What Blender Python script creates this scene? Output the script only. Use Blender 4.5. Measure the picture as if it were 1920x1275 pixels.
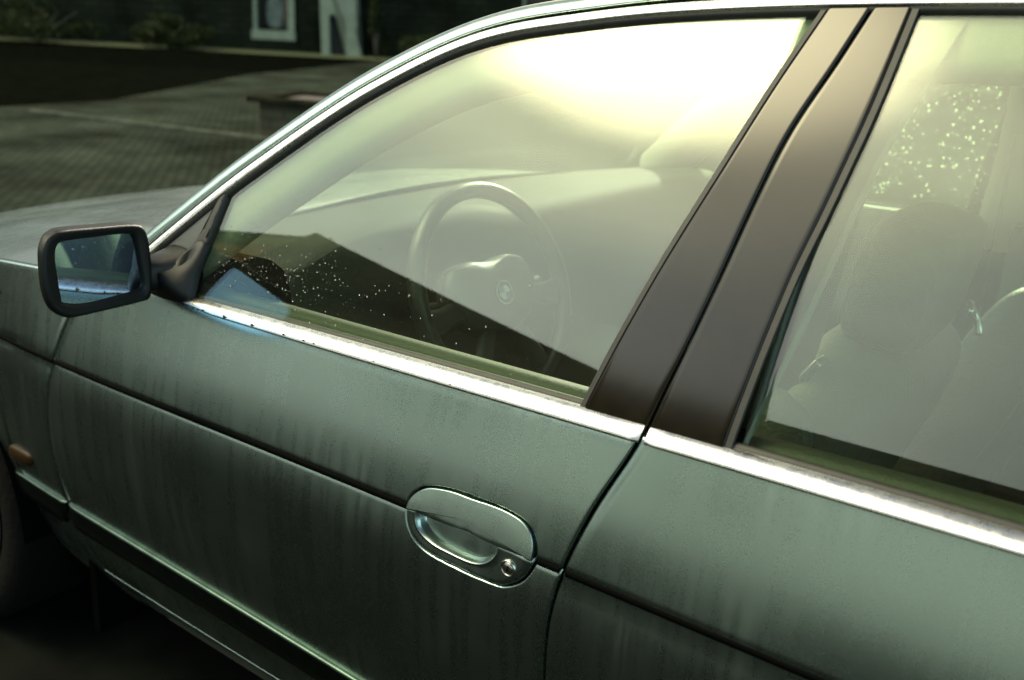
import bpy, bmesh, math, random
import numpy as np
from mathutils import Vector, Matrix
R = math.radians
random.seed(7)
rng = np.random.default_rng(11)
scene = bpy.context.scene
for o in list(bpy.data.objects):
    bpy.data.objects.remove(o)

# ------------------------------------------------------------------ camera
cam_d = bpy.data.cameras.new("camera")
cam = bpy.data.objects.new("camera", cam_d)
scene.collection.objects.link(cam)
cam_d.sensor_width = 36
cam_d.lens = 1911.35 / 1920 * 36
cam_d.clip_start = 0.02
cam_d.clip_end = 1000
cam.matrix_world = Matrix((
    (0.8016222722784923, -0.2235121665771707, 0.5544763691800091, 2.15347),
    (0.5956568501922228, 0.21958895957150867, -0.7726406704629145, -0.85764),
    (0.050937701225577905, 0.9496436174830436, 0.30916395386197976, 1.36783),
    (0, 0, 0, 1)))
cam_d.dof.use_dof = True
cam_d.dof.focus_distance = 1.30
cam_d.dof.aperture_fstop = 4.4
scene.camera = cam

# ------------------------------------------------------------------ light
SUN_AZ, SUN_EL = R(111), R(24)          # low behind the car, a little to the right
world = bpy.data.worlds.new("World")
scene.world = world
world.use_nodes = True
wn = world.node_tree
wn.nodes.clear()
def N(tree, t, **kw):
    n = tree.nodes.new(t)
    for k, v in kw.items():
        setattr(n, k, v)
    return n
def L(tree, a, b): tree.links.new(a, b)
def direction(az, el):
    return (math.cos(el) * math.cos(az), math.cos(el) * math.sin(az), math.sin(el))
sky = N(wn, 'ShaderNodeTexSky', sky_type='NISHITA', sun_disc=False, sun_elevation=SUN_EL,
        sun_rotation=math.pi / 2 - SUN_AZ, air_density=1.3, dust_density=3.5, ozone_density=1.0)
bg1 = N(wn, 'ShaderNodeBackground'); bg1.inputs[1].default_value = 0.08
L(wn, sky.outputs[0], bg1.inputs[0])
tc = N(wn, 'ShaderNodeTexCoord')
# added bright sky lobes, shaped to give the glow reflected in the windows
def lobe(az, el, lo, hi):
    d = N(wn, 'ShaderNodeVectorMath', operation='DOT_PRODUCT')
    d.inputs[1].default_value = direction(R(az), R(el))
    L(wn, tc.outputs['Generated'], d.inputs[0])
    m = N(wn, 'ShaderNodeMapRange', interpolation_type='SMOOTHERSTEP')
    m.inputs[1].default_value = math.cos(R(lo)); m.inputs[2].default_value = math.cos(R(hi))
    L(wn, d.outputs['Value'], m.inputs[0])
    return m.outputs[0]
noise = N(wn, 'ShaderNodeTexNoise'); noise.inputs['Scale'].default_value = 2.6
noise.inputs['Detail'].default_value = 5
L(wn, tc.outputs['Generated'], noise.inputs['Vector'])
nm = N(wn, 'ShaderNodeMapRange'); nm.inputs[1].default_value = .3; nm.inputs[2].default_value = .7
nm.inputs[3].default_value = .72; nm.inputs[4].default_value = 1.15
L(wn, noise.outputs[0], nm.inputs[0])
def M(tree, op, a, b):
    n = N(tree, 'ShaderNodeMath', operation=op)
    for i, v in enumerate((a, b)):
        if isinstance(v, (int, float)): n.inputs[i].default_value = v
        else: L(tree, v, n.inputs[i])
    return n.outputs[0]
wide = M(wn, 'MULTIPLY', lobe(-136, 36, 50, 10), 2.9)
core = M(wn, 'ADD', lobe(-146, 57, 15, 0), M(wn, 'MULTIPLY', lobe(-143, 58, 30, 4), .16))  # added warm glow in the unseen sky, standing in for flare on the glass
def backdrop(strength, col):
    b = N(wn, 'ShaderNodeBackground'); b.inputs[0].default_value = (*col, 1)
    L(wn, strength, b.inputs[1]); return b.outputs[0]
low = M(wn, 'MULTIPLY', lobe(-15, 18, 36, 12), 1.9)       # clear bluish sky behind the car
ad = bg1.outputs[0]
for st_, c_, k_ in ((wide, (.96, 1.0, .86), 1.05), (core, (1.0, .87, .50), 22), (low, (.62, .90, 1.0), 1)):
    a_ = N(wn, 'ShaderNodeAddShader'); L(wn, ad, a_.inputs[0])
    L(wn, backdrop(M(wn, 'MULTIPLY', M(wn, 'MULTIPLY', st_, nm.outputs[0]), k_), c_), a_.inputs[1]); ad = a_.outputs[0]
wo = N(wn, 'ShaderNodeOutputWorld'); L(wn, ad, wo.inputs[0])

sd = bpy.data.lights.new("sun", 'SUN'); sun = bpy.data.objects.new("sun", sd)
scene.collection.objects.link(sun)
sd.energy = 4.0; sd.angle = R(.5); sd.color = (1, .94, .78)
sun.rotation_euler = (-Vector(direction(SUN_AZ, SUN_EL))).to_track_quat('-Z', 'Y').to_euler()
sun.location = (0, 8, 10)

scene.view_settings.view_transform = 'Standard'
scene.view_settings.look = 'None'
scene.view_settings.exposure = 0.35
scene.view_settings.gamma = 1
scene.cycles.transparent_max_bounces = 24
scene.cycles.max_bounces = 10

# ------------------------------------------------------------------ materials
def mat(name):
    m = bpy.data.materials.new(name); m.use_nodes = True
    t = m.node_tree
    return m, t, t.nodes['Principled BSDF']
def simple(name, col, rough=.5, metal=0, coat=0, var=0, scale=20, bump=0, spec=.5):
    m, t, p = mat(name)
    p.inputs['Base Color'].default_value = (*col, 1)
    p.inputs['Roughness'].default_value = rough
    p.inputs['Metallic'].default_value = metal
    p.inputs['Coat Weight'].default_value = coat
    p.inputs['Specular IOR Level'].default_value = spec
    if var or bump:
        c = N(t, 'ShaderNodeTexCoord'); n = N(t, 'ShaderNodeTexNoise')
        n.inputs['Scale'].default_value = scale; n.inputs['Detail'].default_value = 6
        L(t, c.outputs['Object'], n.inputs['Vector'])
        if var:
            mx = N(t, 'ShaderNodeMix', data_type='RGBA')
            mx.inputs[6].default_value = (*[v * (1 - var) for v in col], 1)
            mx.inputs[7].default_value = (*[min(1, v * (1 + var)) for v in col], 1)
            mr = N(t, 'ShaderNodeMapRange'); mr.inputs[1].default_value = .3; mr.inputs[2].default_value = .7
            L(t, n.outputs[0], mr.inputs[0]); L(t, mr.outputs[0], mx.inputs[0])
            L(t, mx.outputs[2], p.inputs['Base Color'])
        if bump:
            b = N(t, 'ShaderNodeBump'); b.inputs['Strength'].default_value = bump
            b.inputs['Distance'].default_value = .01
            L(t, n.outputs[0], b.inputs['Height']); L(t, b.outputs[0], p.inputs['Normal'])
    return m

def paint_material():
    m, t, p = mat("green_metallic_paint")
    c = N(t, 'ShaderNodeTexCoord')
    p.inputs['Metallic'].default_value = 1.0
    p.inputs['Coat Weight'].default_value = .25
    p.inputs['Coat Roughness'].default_value = .12
    # thin vertical dirt runs, washed down by rain
    mp = N(t, 'ShaderNodeMapping'); mp.inputs['Scale'].default_value = (60, 30, 2.6)
    L(t, c.outputs['Object'], mp.inputs['Vector'])
    n = N(t, 'ShaderNodeTexNoise'); n.inputs['Scale'].default_value = 1; n.inputs['Detail'].default_value = 4
    L(t, mp.outputs[0], n.inputs['Vector'])
    n2 = N(t, 'ShaderNodeTexNoise'); n2.inputs['Scale'].default_value = 4.5; n2.inputs['Detail'].default_value = 5
    L(t, c.outputs['Object'], n2.inputs['Vector'])
    n3 = N(t, 'ShaderNodeTexNoise'); n3.inputs['Scale'].default_value = 600; n3.inputs['Detail'].default_value = 2
    L(t, c.outputs['Object'], n3.inputs['Vector'])
    def rmp(src, a, b, lo, hi):
        r = N(t, 'ShaderNodeMapRange'); r.inputs[1].default_value = a; r.inputs[2].default_value = b
        r.inputs[3].default_value = lo; r.inputs[4].default_value = hi
        L(t, src, r.inputs[0]); return r.outputs[0]
    streak = rmp(n.outputs[0], .42, .62, 0, 1)
    patch = rmp(n2.outputs[0], .35, .68, 0, 1)
    k = M(t, 'MULTIPLY', streak, patch)
    rough = M(t, 'ADD', M(t, 'ADD', rmp(patch, 0, 1, .255, .285), M(t, 'MULTIPLY', k, .06)), rmp(n3.outputs[0], .3, .7, -.015, .015))
    L(t, rough, p.inputs['Roughness'])
    mx = N(t, 'ShaderNodeMix', data_type='RGBA')
    mx.inputs[6].default_value = (.30, .390, .365, 1); mx.inputs[7].default_value = (.34, .425, .40, 1)
    L(t, M(t, 'MULTIPLY', k, .18), mx.inputs[0])
    mx2 = N(t, 'ShaderNodeMix', data_type='RGBA', blend_type='MULTIPLY'); mx2.inputs[0].default_value = 1
    L(t, mx.outputs[2], mx2.inputs[6])
    cc = N(t, 'ShaderNodeCombineColor'); g = rmp(n3.outputs[0], .3, .7, .93, 1.07)
    for i in range(3): L(t, g, cc.inputs[i])
    L(t, cc.outputs[0], mx2.inputs[7])
    L(t, mx2.outputs[2], p.inputs['Base Color'])
    b = N(t, 'ShaderNodeBump'); b.inputs['Strength'].default_value = .012; b.inputs['Distance'].default_value = .002
    L(t, n3.outputs[0], b.inputs['Height']); L(t, b.outputs[0], p.inputs['Normal'])
    return m

def glass_material(name, tint, dust, dustcol=(.62, .60, .50)):
    m = bpy.data.materials.new(name); m.use_nodes = True
    t = m.node_tree; t.nodes.clear()
    out = N(t, 'ShaderNodeOutputMaterial')
    geo = N(t, 'ShaderNodeNewGeometry')
    ior = N(t, 'ShaderNodeMapRange'); ior.inputs[3].default_value = 1.52; ior.inputs[4].default_value = 1 / 1.52
    L(t, geo.outputs['Backfacing'], ior.inputs[0])
    fr = N(t, 'ShaderNodeFresnel'); L(t, ior.outputs[0], fr.inputs[0])
    tr = N(t, 'ShaderNodeBsdfTransparent'); tr.inputs[0].default_value = (*tint, 1)
    gl = N(t, 'ShaderNodeBsdfGlossy'); gl.inputs['Roughness'].default_value = 0
    mx = N(t, 'ShaderNodeMixShader')
    L(t, fr.outputs[0], mx.inputs[0]); L(t, tr.outputs[0], mx.inputs[1]); L(t, gl.outputs[0], mx.inputs[2])
    # dried dust film: part diffuse, part translucent, with wipe marks and specks
    c = N(t, 'ShaderNodeTexCoord')
    mp = N(t, 'ShaderNodeMapping'); mp.inputs['Rotation'].default_value = (0, .5, 0); mp.inputs['Scale'].default_value = (3, 3, 16)
    L(t, c.outputs['Object'], mp.inputs['Vector'])
    n1 = N(t, 'ShaderNodeTexNoise'); n1.inputs['Scale'].default_value = 1.2; n1.inputs['Detail'].default_value = 6
    L(t, mp.outputs[0], n1.inputs['Vector'])
    n2 = N(t, 'ShaderNodeTexNoise'); n2.inputs['Scale'].default_value = 260; n2.inputs['Detail'].default_value = 2
    L(t, c.outputs['Object'], n2.inputs['Vector'])
    r1 = N(t, 'ShaderNodeMapRange'); r1.inputs[1].default_value = .35; r1.inputs[2].default_value = .7
    r1.inputs[3].default_value = dust * .55; r1.inputs[4].default_value = dust * 1.5
    L(t, n1.outputs[0], r1.inputs[0])
    r2 = N(t, 'ShaderNodeMapRange'); r2.inputs[1].default_value = .66; r2.inputs[2].default_value = .74
    r2.inputs[3].default_value = 0; r2.inputs[4].default_value = .025
    L(t, n2.outputs[0], r2.inputs[0])
    f = M(t, 'ADD', r1.outputs[0], r2.outputs[0])
    df = N(t, 'ShaderNodeBsdfDiffuse'); df.inputs[0].default_value = (*dustcol, 1)
    tl = N(t, 'ShaderNodeBsdfTranslucent'); tl.inputs[0].default_value = (*dustcol, 1)
    dm = N(t, 'ShaderNodeMixShader'); dm.inputs[0].default_value = .6
    L(t, df.outputs[0], dm.inputs[1]); L(t, tl.outputs[0], dm.inputs[2])
    m2 = N(t, 'ShaderNodeMixShader'); L(t, f, m2.inputs[0]); L(t, mx.outputs[0], m2.inputs[1]); L(t, dm.outputs[0], m2.inputs[2])
    L(t, m2.outputs[0], out.inputs[0])
    return m

def chrome_material():
    m, t, p = mat("weathered_chrome")
    p.inputs['Metallic'].default_value = 1
    c = N(t, 'ShaderNodeTexCoord')
    n = N(t, 'ShaderNodeTexNoise'); n.inputs['Scale'].default_value = 70; n.inputs['Detail'].default_value = 6
    n.inputs['Roughness'].default_value = .65
    L(t, c.outputs['Object'], n.inputs['Vector'])
    r = N(t, 'ShaderNodeValToRGB'); e = r.color_ramp.elements
    e[0].position = .25; e[0].color = (.22, .15, .09, 1); e[1].position = .32; e[1].color = (.88, .88, .86, 1)
    L(t, n.outputs[0], r.inputs[0]); L(t, r.outputs[0], p.inputs['Base Color'])
    r2 = N(t, 'ShaderNodeMapRange'); r2.inputs[1].default_value = .3; r2.inputs[2].default_value = .7
    r2.inputs[3].default_value = .34; r2.inputs[4].default_value = .22
    L(t, n.outputs[0], r2.inputs[0]); L(t, r2.outputs[0], p.inputs['Roughness'])
    return m

def tiled(name, c1, c2, mortar, bw, bh, ms=.012, rough=.85, bump=.4, rot=0, coord='Object', axes=(0, 0, 0), var=.35):
    m, t, p = mat(name)
    c = N(t, 'ShaderNodeTexCoord')
    mp = N(t, 'ShaderNodeMapping'); mp.inputs['Rotation'].default_value = (axes[0], axes[1], axes[2] + rot)
    L(t, c.outputs[coord], mp.inputs['Vector'])
    b = N(t, 'ShaderNodeTexBrick'); b.inputs['Scale'].default_value = 1
    b.inputs['Brick Width'].default_value = bw; b.inputs['Row Height'].default_value = bh
    b.inputs['Mortar Size'].default_value = ms; b.inputs['Color1'].default_value = (*c1, 1)
    b.inputs['Color2'].default_value = (*c2, 1); b.inputs['Mortar'].default_value = (*mortar, 1)
    L(t, mp.outputs[0], b.inputs['Vector'])
    n = N(t, 'ShaderNodeTexNoise'); n.inputs['Scale'].default_value = 1.1; n.inputs['Detail'].default_value = 8
    L(t, c.outputs[coord], n.inputs['Vector'])
    r = N(t, 'ShaderNodeMapRange'); r.inputs[1].default_value = .3; r.inputs[2].default_value = .7
    r.inputs[3].default_value = 1 - var; r.inputs[4].default_value = 1 + var
    L(t, n.outputs[0], r.inputs[0])
    cc = N(t, 'ShaderNodeCombineColor')
    for i in range(3): L(t, r.outputs[0], cc.inputs[i])
    mx = N(t, 'ShaderNodeMix', data_type='RGBA', blend_type='MULTIPLY'); mx.inputs[0].default_value = 1
    L(t, b.outputs['Color'], mx.inputs[6]); L(t, cc.outputs[0], mx.inputs[7])
    L(t, mx.outputs[2], p.inputs['Base Color'])
    p.inputs['Roughness'].default_value = rough
    bp = N(t, 'ShaderNodeBump'); bp.inputs['Strength'].default_value = bump; bp.inputs['Distance'].default_value = .01
    L(t, b.outputs['Fac'], bp.inputs['Height']); bp.invert = True
    L(t, bp.outputs[0], p.inputs['Normal'])
    return m

def leaf_material(name, a, b):
    m, t, p = mat(name)
    oi = N(t, 'ShaderNodeNewGeometry')
    r = N(t, 'ShaderNodeMix', data_type='RGBA'); r.inputs[6].default_value = (*a, 1); r.inputs[7].default_value = (*b, 1)
    L(t, oi.outputs['Random Per Island'], r.inputs[0]); L(t, r.outputs[2], p.inputs['Base Color'])
    p.inputs['Roughness'].default_value = .55
    p.inputs['Transmission Weight'].default_value = 0
    p.inputs['Specular IOR Level'].default_value = .12
    tl = N(t, 'ShaderNodeBsdfTranslucent'); L(t, r.outputs[2], tl.inputs[0])
    mx = N(t, 'ShaderNodeMixShader'); mx.inputs[0].default_value = .35
    L(t, p.outputs[0], mx.inputs[1]); L(t, tl.outputs[0], mx.inputs[2])
    L(t, mx.outputs[0], t.nodes['Material Output'].inputs[0])
    return m

PAINT = paint_material()
CHROME = chrome_material()
GLASS = glass_material("tinted_side_glass", (.84, .92, .81), .008)
SCREEN = glass_material("windscreen_glass", (.86, .93, .86), .02)
GLOSS_BLACK = simple("glossy_black_trim", (.006, .0045, .002), .14, var=.3, scale=60, spec=.28)
RUBBER = simple("black_rubber", (.012, .012, .011), .6, var=.3, scale=90)
PLASTIC = simple("black_grained_plastic", (.006, .007, .006), .40, bump=.2, scale=900, var=.2, spec=.28)
GREYPLAST = simple("grey_black_triangle_plastic", (.045, .052, .046), .30, bump=.1, scale=700)
GAP = simple("unlit_gap_black", (.002, .002, .002), .9, spec=0)
RUBSTRIP = simple("satin_green_strip", (.045, .066, .058), .28, metal=1, var=.2, scale=40)
GROOVE_SHADE = simple("groove_shade_black", (.002, .002, .002), .8, spec=.03)
MIRROR = simple("mirror_silver", (.50, .64, .78), .012, metal=1)
DASH = simple("dashboard_vinyl", (.030, .032, .026), .65, bump=.3, scale=500, var=.15, spec=.12)
LEATHER = simple("wheel_leather", (.018, .018, .016), .34, bump=.15, scale=400)
HUBM = simple("airbag_plastic", (.028, .029, .026), .4, bump=.15, scale=500)
SEAT = simple("seat_leather", (.050, .055, .042), .45, bump=.3, scale=160, var=.2)
TRIM = simple("cabin_trim", (.014, .018, .012), .6, bump=.2, scale=300)
HEADL = simple("headliner_cloth", (.26, .26, .22), .9, var=.1, scale=200)
AMBER = simple("amber_lens", (.018, .008, .001), .5, spec=.15)
METAL = simple("satin_metal", (.55, .55, .52), .25, metal=1)
BLUE = simple("badge_blue", (.02, .12, .42), .3)
WHITE = simple("badge_white", (.75, .75, .75), .3)
TYRE = simple("tyre_rubber", (.003, .003, .003), .9, bump=.4, scale=60, spec=.1)
RIM = simple("alloy_wheel", (.4, .4, .4), .35, metal=1)
DROP = simple("water_drop", (.85, .9, .85), .08)
BACKLIT = leaf_material("backlit_water_drop", (.95, 1.0, .9), (.95, 1.0, .9))
BACKLIT.node_tree.nodes['Mix Shader'].inputs[0].default_value = .85
DROP.node_tree.nodes['Principled BSDF'].inputs['Transmission Weight'].default_value = .90
DROP.node_tree.nodes['Principled BSDF'].inputs['IOR'].default_value = 1.33

# ------------------------------------------------------------------ object helpers
def link(o, parent=None):
    scene.collection.objects.link(o)
    if parent is not None: o.parent = parent
    return o
def build(name, verts, faces, material, parent=None, smooth=True, label=None):
    me = bpy.data.meshes.new(name)
    me.from_pydata([tuple(map(float, v)) for v in verts], [], [tuple(map(int, f)) for f in faces])
    me.validate()
    bm = bmesh.new(); bm.from_mesh(me)
    bmesh.ops.recalc_face_normals(bm, faces=bm.faces)
    bm.to_mesh(me); bm.free()
    me.materials.append(material)
    if smooth:
        me.polygons.foreach_set('use_smooth', [True] * len(me.polygons))
    o = bpy.data.objects.new(name, me)
    link(o, parent)
    if label: o['label'] = label
    return o
def tag(o, label=None, cat=None, group=None, kind=None):
    if label: o['label'] = label
    if cat: o['category'] = cat
    if group: o['group'] = group
    if kind: o['kind'] = kind
    return o
def empty(name, loc, label, cat, group=None):
    o = bpy.data.objects.new(name, None); o.location = loc; link(o)
    return tag(o, label, cat, group)
def grid_faces(nu, nv, closed_u=False, off=0):
    f = []
    for i in range(nu if closed_u else nu - 1):
        for j in range(nv - 1):
            a = i * nv + j; b = ((i + 1) % nu) * nv + j
            f.append((off + a, off + b, off + b + 1, off + a + 1))
    return f
class MB:
    """collects pieces that make up ONE part"""
    def __init__(s): s.v = []; s.f = []
    def add(s, v, f):
        o = len(s.v); s.v += [tuple(p) for p in v]; s.f += [tuple(i + o for i in q) for q in f]; return s
    def box(s, c, d, rot=None, bev=0.0):
        x, y, z = [k / 2 for k in d]
        b = min(bev, x * .9, y * .9, z * .9)
        if b <= 0:
            pts = [(sx * x, sy * y, sz * z) for sx in (-1, 1) for sy in (-1, 1) for sz in (-1, 1)]
            f = [(0, 1, 3, 2), (4, 6, 7, 5), (0, 4, 5, 1), (2, 3, 7, 6), (0, 2, 6, 4), (1, 5, 7, 3)]
        else:
            bm = bmesh.new(); bmesh.ops.create_cube(bm, size=1)
            for v in bm.verts: v.co = Vector((v.co.x * 2 * x, v.co.y * 2 * y, v.co.z * 2 * z))
            bmesh.ops.bevel(bm, geom=bm.edges[:] , offset=b, segments=3, profile=.5, affect='EDGES')
            bm.verts.index_update()
            pts = [tuple(v.co) for v in bm.verts]; f = [tuple(v.index for v in q.verts) for q in bm.faces]; bm.free()
        out = []
        for p in pts:
            v = Vector(p)
            if rot is not None: v = rot @ v
            out.append(v + Vector(c))
        return s.add(out, f)
    def tube(s, path, r, n=10, caps=True):
        path = [Vector(p) for p in path]; k = len(path); vs = []
        rr = r if hasattr(r, '__len__') else [r] * k
        up = None
        for i, p in enumerate(path):
            t = (path[min(i + 1, k - 1)] - path[max(i - 1, 0)]).normalized()
            if up is None: up = t.orthogonal().normalized()
            up = (up - t * up.dot(t)).normalized(); w = t.cross(up)
            for j in range(n):
                a = 2 * math.pi * j / n
                vs.append(p + (up * math.cos(a) + w * math.sin(a)) * rr[i])
        f = [(i * n + j, i * n + (j + 1) % n, (i + 1) * n + (j + 1) % n, (i + 1) * n + j) for i in range(k - 1) for j in range(n)]
        if caps: f += [tuple(range(n))[::-1], tuple((k - 1) * n + j for j in range(n))]
        return s.add(vs, f)
    def rings(s, rings, cap0=True, cap1=True):
        n = len(rings[0]); vs = [p for r in rings for p in r]
        f = [(i * n + j, i * n + (j + 1) % n, (i + 1) * n + (j + 1) % n, (i + 1) * n + j) for i in range(len(rings) - 1) for j in range(n)]
        if cap0: f.append(tuple(range(n))[::-1])
        if cap1: f.append(tuple((len(rings) - 1) * n + j for j in range(n)))
        return s.add(vs, f)
    def blob(s, c, d, e=.5, e2=None, rot=None, nu=36, nv=22):
        """superellipsoid cushion"""
        e2 = e if e2 is None else e2
        def pw(a, k): return math.copysign(abs(a) ** k, a)
        vs = []
        for i in range(nu):
            a = 2 * math.pi * i / nu
            for j in range(nv):
                b = -math.pi / 2 + math.pi * j / (nv - 1)
                v = Vector((pw(math.cos(b), e) * pw(math.cos(a), e2) * d[0] / 2, pw(math.cos(b), e) * pw(math.sin(a), e2) * d[1] / 2, pw(math.sin(b), e) * d[2] / 2))
                if rot is not None: v = rot @ v
                vs.append(v + Vector(c))
        return s.add(vs, grid_faces(nu, nv, True))
    def build(s, name, material, parent=None, smooth=True, label=None):
        return build(name, s.v, s.f, material, parent, smooth, label)

# ------------------------------------------------------------------ the car's side surface (metres; x = rearwards from the front axle, y = inwards, z = up)
WID = 1.80
def sstep(x, a, b):
    t = np.clip((x - a) / (b - a), 0, 1); return t * t * (3 - 2 * t)
def plan(x):
    return .010 * np.maximum(1.6 - x, 0) ** 2 + .072 * np.maximum(.6 - x, 0) ** 2 + .012 * np.maximum(x - 2.3, 0) ** 2
def zc(x): return .754 + .0165 * sstep(x, .45, 1.45)
def body(x, z):
    h = z - zc(x); d = -h
    up = .13 * h + .58 * h * h
    a = .005 - .22 * d + 1.57 * d * d
    b = -.0027 + .55 * (d - .07) ** 2 + .9 * np.maximum(.36 - z, 0) ** 2
    return np.where(h >= 0, up, np.where(d < .07, a, b)) + plan(x)
def gsurf(x, z):
    d = z - .95
    return .05 + .42 * d + .36 * d * d + plan(np.minimum(x, 2.3))
def ztop(x): return .9315 + .0350 * (x - .88) - .0105 * (x - .88) ** 2     # upper edge of the belt chrome
def zbot(x): return .9185 + .0213 * (x - .893)                            # lower edge
FS = np.array([(.10, .55), (.30, .54), (.47, .534), (.57, .531), (.64, .537), (.70, .549), (.754, .568), (.795, .586), (.838, .606), (.88, .632), (.94, .68)])
RS = np.array([(.10, 1.63), (.30, 1.618), (.62, 1.6085), (.676, 1.609), (.728, 1.6138), (.771, 1.6222), (.829, 1.640), (.87, 1.6555), (.906, 1.672), (.926, 1.6805), (.95, 1.6875)])
QS = np.array([(.10, 2.45), (.30, 2.46), (.50, 2.43), (.62, 2.46), (.75, 2.52), (.87, 2.60), (.95, 2.64)])
def curve(P):
    # smooth interpolation through the points
    def f(z):
        z = np.asarray(z, float)
        k = np.linspace(-.02, .02, 5)
        return sum(np.interp(z + d, P[:, 0], P[:, 1]) for d in k) / 5
    return f
fs, rs, qs = curve(FS), curve(RS), curve(QS)

def flip(y, far): return WID - y if far else y

def panel(xL, xR, zT, zB, S, us, vs, off=0, lip=.0028, depth=.022, disp=None, far=False, fold=(1, 1, 1, 1)):
    """A pressed panel with rounded, folded-in edges. us, vs in 0..1; returns verts, faces."""
    def ext(p, a, b):
        l = [(0, 0, depth), (0, 0, lip), (0, lip * .3, lip * .32), (0, lip, 0)] if a else [(0, 0, 0)]
        r = [(1, -lip, 0), (1, -lip * .3, lip * .32), (1, 0, lip), (1, 0, depth)] if b else [(1, 0, 0)]
        return l + [(q, 0, 0) for q in p if 0 < q < 1] + r
    U = ext(us, fold[0], fold[1]); V = ext(vs, fold[2], fold[3])
    vv = []
    for (u, ui, ud) in U:
        for (v, vi, vd) in V:
            z = None
            x = .5
            xm = (xL(.7) + xR(.7)) / 2 if callable(xL) else .5 * (xL + xR)
            x = xm
            for _ in range(4):
                t, b = zT(x), zB(x)
                z = t + (b - t) * v - vi
                l, r = xL(z), xR(z)
                x = l + (r - l) * u + ui
            y = S(x, z) + off + max(ud, vd)
            if disp is not None: y += disp(x, z)
            vv.append((float(x), float(flip(y, far)), float(z)))
    return vv, grid_faces(len(U), len(V))
C = lambda k: (lambda q: k)

# ------------------------------------------------------------------ the car
car = empty('parked_car', (1.4, .9, 0), 'green-grey metallic saloon car with chrome window trim, parked in front of the camera', 'car')
P0 = Matrix.Translation((-1.4, -.9, 0))
def adopt(o):
    """parts of the car are modelled in world metres; keep them there"""
    o.matrix_parent_inverse = P0.copy(); return o
def part(mb, name, material, smooth=True, label=None, parent=None):
    if isinstance(mb, tuple): mb = MB().add(*mb)
    o = mb.build(name, material, car if parent is None else parent, smooth, label)
    if parent is None: adopt(o)
    return o

VS_UP = list(np.linspace(0, 1, 22))
def rows(zt, zl, zb_, n1=18, n2=26):
    a = (zt - zl) / (zt - zb_)
    g = .006 / (zt - zb_)
    up = list(np.linspace(0, a - g, n1)); dn = list(np.linspace(a + g, 1, n2))
    return up + [a - g * .5, a - .0008, a + .0008, a + g * .5] + dn
def zrow(zt, zb_, xs):    # v values follow the waist line only roughly; good enough because the line is almost level
    return rows(zt, float(zc(xs)), zb_)

# capsule outline of the door handle, walked clockwise from its front end (x, z)
HO = np.array([(1.3885, .768), (1.392, .783), (1.402, .796), (1.416, .8055), (1.433, .8108), (1.4598, .8152), (1.4904, .8168), (1.5203, .8170), (1.5425, .8158),
      (1.563, .8122), (1.5765, .8050), (1.5842, .7937), (1.5872, .779), (1.5853, .7645), (1.5793, .7506), (1.571, .7385), (1.5603, .7296), (1.549, .7232),
      (1.5363, .7198), (1.5014, .7180), (1.462, .7187), (1.4292, .7215), (1.4086, .7290), (1.3950, .7415), (1.3885, .7560)])
def closed_curve(P, n):
    P = np.asarray(P, float); k = len(P); out = []
    for i in range(n):
        s = i * k / n; j = int(s); t = s - j
        a, b, c, d = P[(j - 1) % k], P[j % k], P[(j + 1) % k], P[(j + 2) % k]
        out.append(.5 * ((2 * b) + (-a + c) * t + (2 * a - 5 * b + 4 * c - d) * t * t + (-a + 3 * b - 3 * c + d) * t ** 3))
    return np.array(out)
HOC = closed_curve(HO, 160)
def sdist(x, z, P=HOC):
    Q = np.roll(P, -1, 0); e = Q - P; w = np.array([x, z]) - P
    t = np.clip((w * e).sum(1) / (e * e).sum(1), 0, 1)
    d = np.sqrt(((w - e * t[:, None]) ** 2).sum(1)).min()
    c = ((P[:, 1] > z) != (Q[:, 1] > z)) & (x < (Q[:, 0] - P[:, 0]) * (z - P[:, 1]) / (Q[:, 1] - P[:, 1] + 1e-12) + P[:, 0])
    return -d if c.sum() % 2 else d
def groove(x, z):
    return .0045 * math.exp(-((z - float(zc(x))) / .0045) ** 2)
def door_disp(x, z):
    g = groove(x, z)
    if 1.37 < x < 1.61 and .70 < z < .83:
        s = sdist(x, z)
        k = min(1, max(0, (.0010 - s) / .0022)); k = k * k * (3 - 2 * k)
        return g * (1 - k) + .012 * k
    return g

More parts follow.
